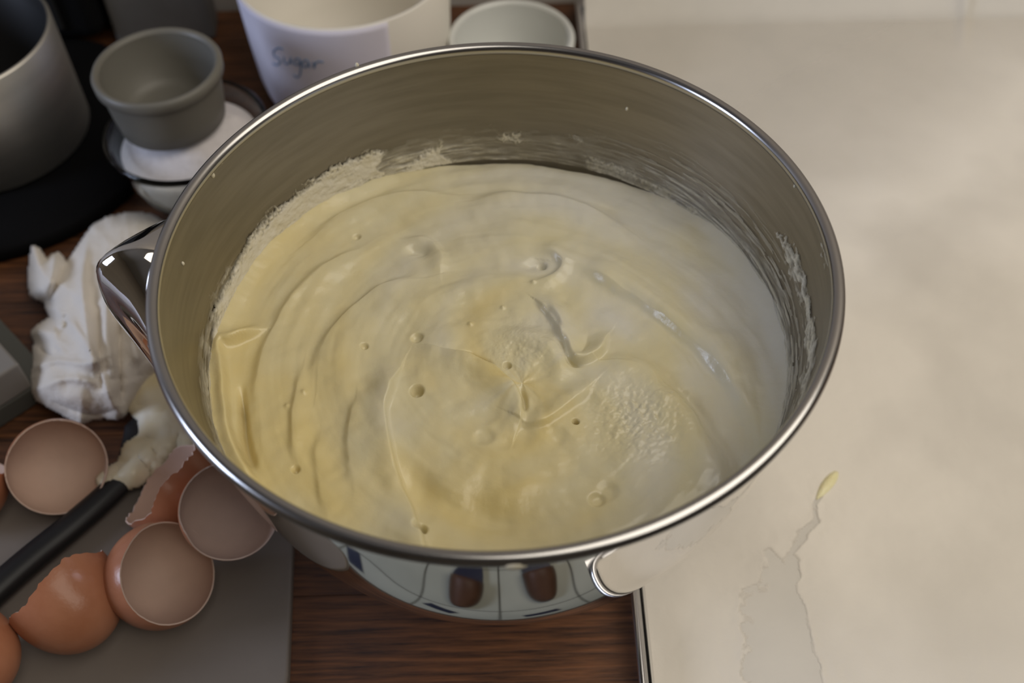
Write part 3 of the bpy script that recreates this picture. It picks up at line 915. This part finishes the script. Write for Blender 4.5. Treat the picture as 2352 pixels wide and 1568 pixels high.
# ------------------------------------------------------------------ chopping board
BX1 = -0.0885
bpts = rrect(-0.42, BX1, -0.0885, 0.020, 0.012, 8)
ang_b = 0.075
cpx, cpy = BX1, -0.05
bpts = [(cpx + (x - cpx) * math.cos(ang_b) - (y - cpy) * math.sin(ang_b), cpy + (x - cpx) * math.sin(ang_b) + (y - cpy) * math.cos(ang_b)) for x, y in bpts]
n = len(bpts)
BT = 0.006
V = [(x, y, 0.0) for x, y in bpts] + [(x, y, BT) for x, y in bpts]
Fc = [tuple(range(n))[::-1], tuple(range(n, 2 * n))] + [(i, (i + 1) % n, n + (i + 1) % n, n + i) for i in range(n)]
brd = pm('chopping_board', V, Fc, M['board'], smooth=False); mod_bevel(brd, 0.0012, 3)
tag(brd, 'taupe plastic chopping board with rounded corner under the eggshells', 'chopping board')


# ------------------------------------------------------------------ eggshells
def eggshell(px, py, z, d, cut, jag, seed, label, spin=0.0, w=0.0213, lobes=(), el=1.30):
    c = hit(px, py, z)
    tv = (CAM - c) / np.linalg.norm(CAM - c); rv = RW[:, 0] - tv * (RW[:, 0] @ tv); rv /= np.linalg.norm(rv); uv = np.cross(tv, rv)
    d = Vector(rv * d[0] + uv * d[1] + tv * d[2])
    root = empty('eggshell', tuple(c), label, 'eggshell', 'broken brown eggshells')
    zax = Vector(d).normalized()
    xax = zax.cross(Vector((0.3, 0.2, 1))).normalized(); yax = zax.cross(xax)
    rg = random.Random(seed)
    NA_, NB = 90, 34
    offs = []
    ph = [rg.random() * 6.28 for _ in range(8)]
    for i in range(NA_):
        a = 2 * math.pi * i / NA_
        o = sum(math.sin(a * (k + 1) * 1.0 + ph[k]) / (k + 1.5) for k in range(8)) * jag
        o += (rg.random() - .5) * jag * 0.45
        for (la, lw, lh) in lobes:
            dd = (a - la + math.pi) % (2 * math.pi) - math.pi
            o += lh * math.exp(-(dd / lw) ** 2)
        offs.append(min(0.93, cut + o))
    ln = w * el

    def ring(th):
        V = []
        for i in range(NA_):
            a = 2 * math.pi * i / NA_ + spin
            for j in range(NB):
                tmin = -math.pi / 2
                tmax = math.asin(max(-0.9, offs[i]))
                t = tmin + (tmax - tmin) * j / (NB - 1)
                s = math.sin(t)
                r = (w - th) * math.cos(t) * (1 + 0.10 * (s if False else -s) * 0.6)
                q = Vector(c) + zax * (s * (ln - th)) + xax * (r * math.cos(a)) + yax * (r * math.sin(a))
                V.append(q)
        return V
    Vo = ring(0.0); Vi = ring(0.0006)
    pm('shell', Vo, gridfaces(NA_, NB, None, True), M['egg_out'], root)
    pm('membrane', Vi, [f[::-1] for f in gridfaces(NA_, NB, None, True)], M['egg_in'], root)
    V = []; Fc = []
    for i in range(NA_):
        V += [Vo[i * NB + NB - 1], Vi[i * NB + NB - 1]]
    for i in range(NA_):
        i2 = (i + 1) % NA_
        Fc.append((2 * i, 2 * i2, 2 * i2 + 1, 2 * i + 1))
    pm('broken_edge', V, Fc, M['egg_edge'], root, smooth=False)
    return root


eggshell(131, 1072, 0.0285, (0.02, -0.16, 1), 0.02, 0.06, 3, 'half eggshell opening upward beside the black spatula handle, showing its tan inside', w=0.0205, el=1.02)
eggshell(-104, 1095, 0.028, (-0.2, 0.9, 0.25), 0.0, 0.06, 5, 'brown eggshell cut off by the left edge of the photo, above the spatula handle', el=1.15)
eggshell(368, 1106, 0.0275, (-0.76, 0.62, 0.12), 0.0, 0.09, 8, 'tilted eggshell with a jagged pale edge against the batter on the spatula')
eggshell(527, 1172, 0.0405, (0.06, 0.10, 1), 0.05, 0.05, 11, 'eggshell with a pointed corner, tan inside, tucked under the bowl rim', w=0.0198, el=0.85, lobes=((0.55, 0.35, 0.16),))
eggshell(371, 1320, 0.0290, (0.46, 0.12, 0.88), 0.27, 0.025, 14, 'glossy eggshell with round tan opening, nearest the board corner', el=1.02)
crk = eggshell(134, 1350, 0.0285, (-0.66, 0.76, -0.16), 0.02, 0.085, 17, 'orange eggshell on its side with jagged cracked edge over the spatula handle', w=0.0213)
eggshell(-130, 1500, 0.0285, (-0.9, 0.2, -0.2), 0.15, 0.05, 21, 'orange eggshell at the lower left corner of the photo')

from mathutils.bvhtree import BVHTree
sh = crk.children[0]
bvh = BVHTree.FromPolygons([v.co.copy() for v in sh.data.vertices], [tuple(p.vertices) for p in sh.data.polygons])
for L in ([(150, 1262), (160, 1266), (172, 1275), (181, 1288)], [(188, 1296), (210, 1301), (226, 1308), (242, 1314)]):
    pts = []
    for q in smoothline(L, 4):
        dd = Vector(RW @ np.array([(q[0] - 1176) / F_PX, (q[1] - 784) / F_PX, 1.0])).normalized()
        p, nn, _, _ = bvh.ray_cast(Vector(CAM), dd)
        if p: pts.append(p - dd * 0.0001)
    if len(pts) > 2:
        tube('crack', pts, 0.00028, M['egg_edge'], crk, seg=6)

# ------------------------------------------------------------------ spatula with batter on its head
spa = empty('spatula', tuple(hit(150, 1200, BT)), 'black spatula with batter-covered head lying between the eggshells', 'spatula')
hp = smoothline([(-90, 1425), (60, 1292), (192, 1184), (275, 1108), (335, 1045)], 8)
P3 = [hit(x, y, BT + 0.0058) for x, y in hp]
rads = [0.0068 - 0.0012 * i / (len(P3) - 1) for i in range(len(P3))]
tube('spatula_handle', P3, rads, M['black'], spa, seg=16, flat=0.75)
hb = smoothline([(300, 1065), (350, 1020), (400, 970), (440, 925)], 6)
P3 = [hit(x, y, 0.011) for x, y in hb]
tube('spatula_blade', P3, [0.008 + 0.010 * min(1, i / 6) for i in range(len(P3))], M['black'], spa, seg=14, flat=0.22)


def px_sheet(name, poly, zfun, material, parent=None, step=4.0, thick=0.0006, jitter=0.0):
    """a sheet whose outline is given by the rays through poly and whose height over the worktop is zfun(px, py, distance to the edge)"""
    poly = np.asarray(poly, float)
    x0, y0 = poly.min(0) - 2; x1, y1 = poly.max(0) + 2
    nx, ny = int((x1 - x0) / step) + 1, int((y1 - y0) / step) + 1
    gx, gy = np.meshgrid(np.linspace(x0, x1, nx), np.linspace(y0, y1, ny), indexing='ij')
    Q = np.stack([gx.ravel(), gy.ravel()], 1)
    sd = inside(poly, Q)
    zz = zfun(Q[:, 0], Q[:, 1], np.clip(sd, 0, None))
    V = np.array([hit(a, b_, z) for (a, b_), z in zip(Q, zz)])
    Vc, Fc = compact(V, gridfaces(nx, ny, sd > 0))
    o = pm(name, Vc, Fc, material, parent)
    mod_solid(o, thick)
    return o


clump = smoothline([(276, 848), (300, 835), (345, 838), (380, 900), (430, 990), (475, 1050), (440, 1040), (400, 1050), (372, 1068), (345, 1092), (300, 1112), (262, 1116), (236, 1112), (246, 1090), (282, 1068), (298, 1030), (322, 1012), (334, 990), (328, 962), (312, 945), (290, 925), (282, 890), (276, 848)], 4)
px_sheet('batter_coating', clump, lambda x, y, d: 0.010 + 0.007 * (1 - np.exp(-d / 22)) + 0.0035 * (fbm(x / 34, y / 34, 2, 3) - .5), M['batter_clump'], spa, thick=0.004)
spa.children[-1]['label'] = 'pale yellow batter clinging to the spatula head'

# ------------------------------------------------------------------ crumpled paper towel
outl = [(64, 640), (66, 600), (72, 566), (80, 562), (92, 570), (108, 592), (118, 582), (134, 578), (146, 588), (153, 600), (168, 578), (188, 548), (212, 516), (245, 497), (290, 487), (345, 489),
        (400, 520), (420, 620), (400, 760), (375, 850), (345, 890), (318, 925), (300, 940), (288, 958), (268, 966), (240, 962), (212, 966), (185, 978), (165, 966), (140, 952), (110, 936), (82, 920), (70, 895), (68, 865), (76, 830), (72, 800),
        (78, 788), (68, 762), (84, 746), (112, 728), (104, 712), (100, 694), (82, 690), (66, 676)]
tow_folds = [([(120, 700), (180, 760), (230, 850), (262, 940)], 0.006, 16), ([(205, 540), (190, 640), (200, 740), (215, 850)], 0.008, 18), ([(250, 640), (245, 760), (258, 870)], 0.007, 12),
             ([(300, 620), (300, 740), (320, 860)], 0.006, 14), ([(72, 850), (130, 830), (200, 835), (260, 810)], 0.005, 9), ([(75, 900), (150, 870), (230, 880)], 0.004, 10),
             ([(75, 755), (130, 765), (150, 740)], 0.004, 8), ([(90, 800), (120, 815), (140, 800)], -0.004, 9), ([(125, 590), (120, 640), (100, 680)], 0.005, 14),
             ([(150, 610), (128, 660), (112, 705)], -0.006, 8), ([(228, 700), (228, 800), (236, 900)], -0.005, 8), ([(278, 720), (275, 820), (280, 930)], -0.006, 8), ([(150, 720), (152, 750), (128, 760)], -0.005, 6),
             ([(120, 920), (200, 950), (270, 940)], -0.004, 7)]


def towel_z(x, y, d):
    z = 0.008 + 0.028 * (1 - np.exp(-d / 45)) + 0.008 * (fbm(x / 70, y / 70, 1, 2) - .5) + 0.002 * (fbm(x / 26, y / 34, 4, 3) - .5)
    Q = np.stack([x, y], 1)
    for pts, amp, w in tow_folds:
        dd, fr = linedist(smoothline(pts, 6), Q)
        z = z + amp * np.exp(-np.abs(dd) / w) * np.clip(np.minimum(fr, 1 - fr) / .15, 0, 1) ** .7
    return np.maximum(z, 0.0035)


tw = px_sheet('paper_towel', outl, towel_z, M['towel'], step=3.5, thick=0.0005)
tag(tw, 'crumpled off-white paper towel lying beside the bowl handle', 'paper towel')

# ------------------------------------------------------------------ kitchen scale cut off at the left edge
sc_ = empty('grey_scale', tuple(hit(0, 880, 0)), 'grey plastic flat box cut off by the left edge beside the paper towel', 'box')
a = hit(0, 787, 0.030); b_ = hit(66, 860, 0.030)
dv = Vector((b_ - a)[:2]).normalized(); nv_ = Vector((dv.y, -dv.x))
if nv_.y > 0: nv_ = -nv_
a2_ = Vector(a[:2]) - dv * 0.10; b2_ = Vector(b_[:2]) - dv * 0.009


def prism(name, q, z0, z1, m, parent):
    bm = bmesh.new()
    lo_ = [bm.verts.new((p[0], p[1], z0)) for p in q]; hi2 = [bm.verts.new((p[0], p[1], z1)) for p in q]
    bm.faces.new(lo_[::-1]); bm.faces.new(hi2)
    for i in range(len(q)): bm.faces.new((lo_[i], lo_[(i + 1) % len(q)], hi2[(i + 1) % len(q)], hi2[i]))
    o = bmobj(name, bm, m, parent, smooth=False); mod_bevel(o, 0.0012); return o


prism('box_lid', [a2_, b2_, b2_ + nv_ * 0.035, a2_ + nv_ * 0.035], 0.012, 0.030, M['scale_top'], sc_)
prism('box_base', [a2_ - nv_ * 0.010, b2_ - nv_ * 0.010, b2_ + nv_ * 0.038, a2_ + nv_ * 0.038], 0.0, 0.012, M['scale_base'], sc_)
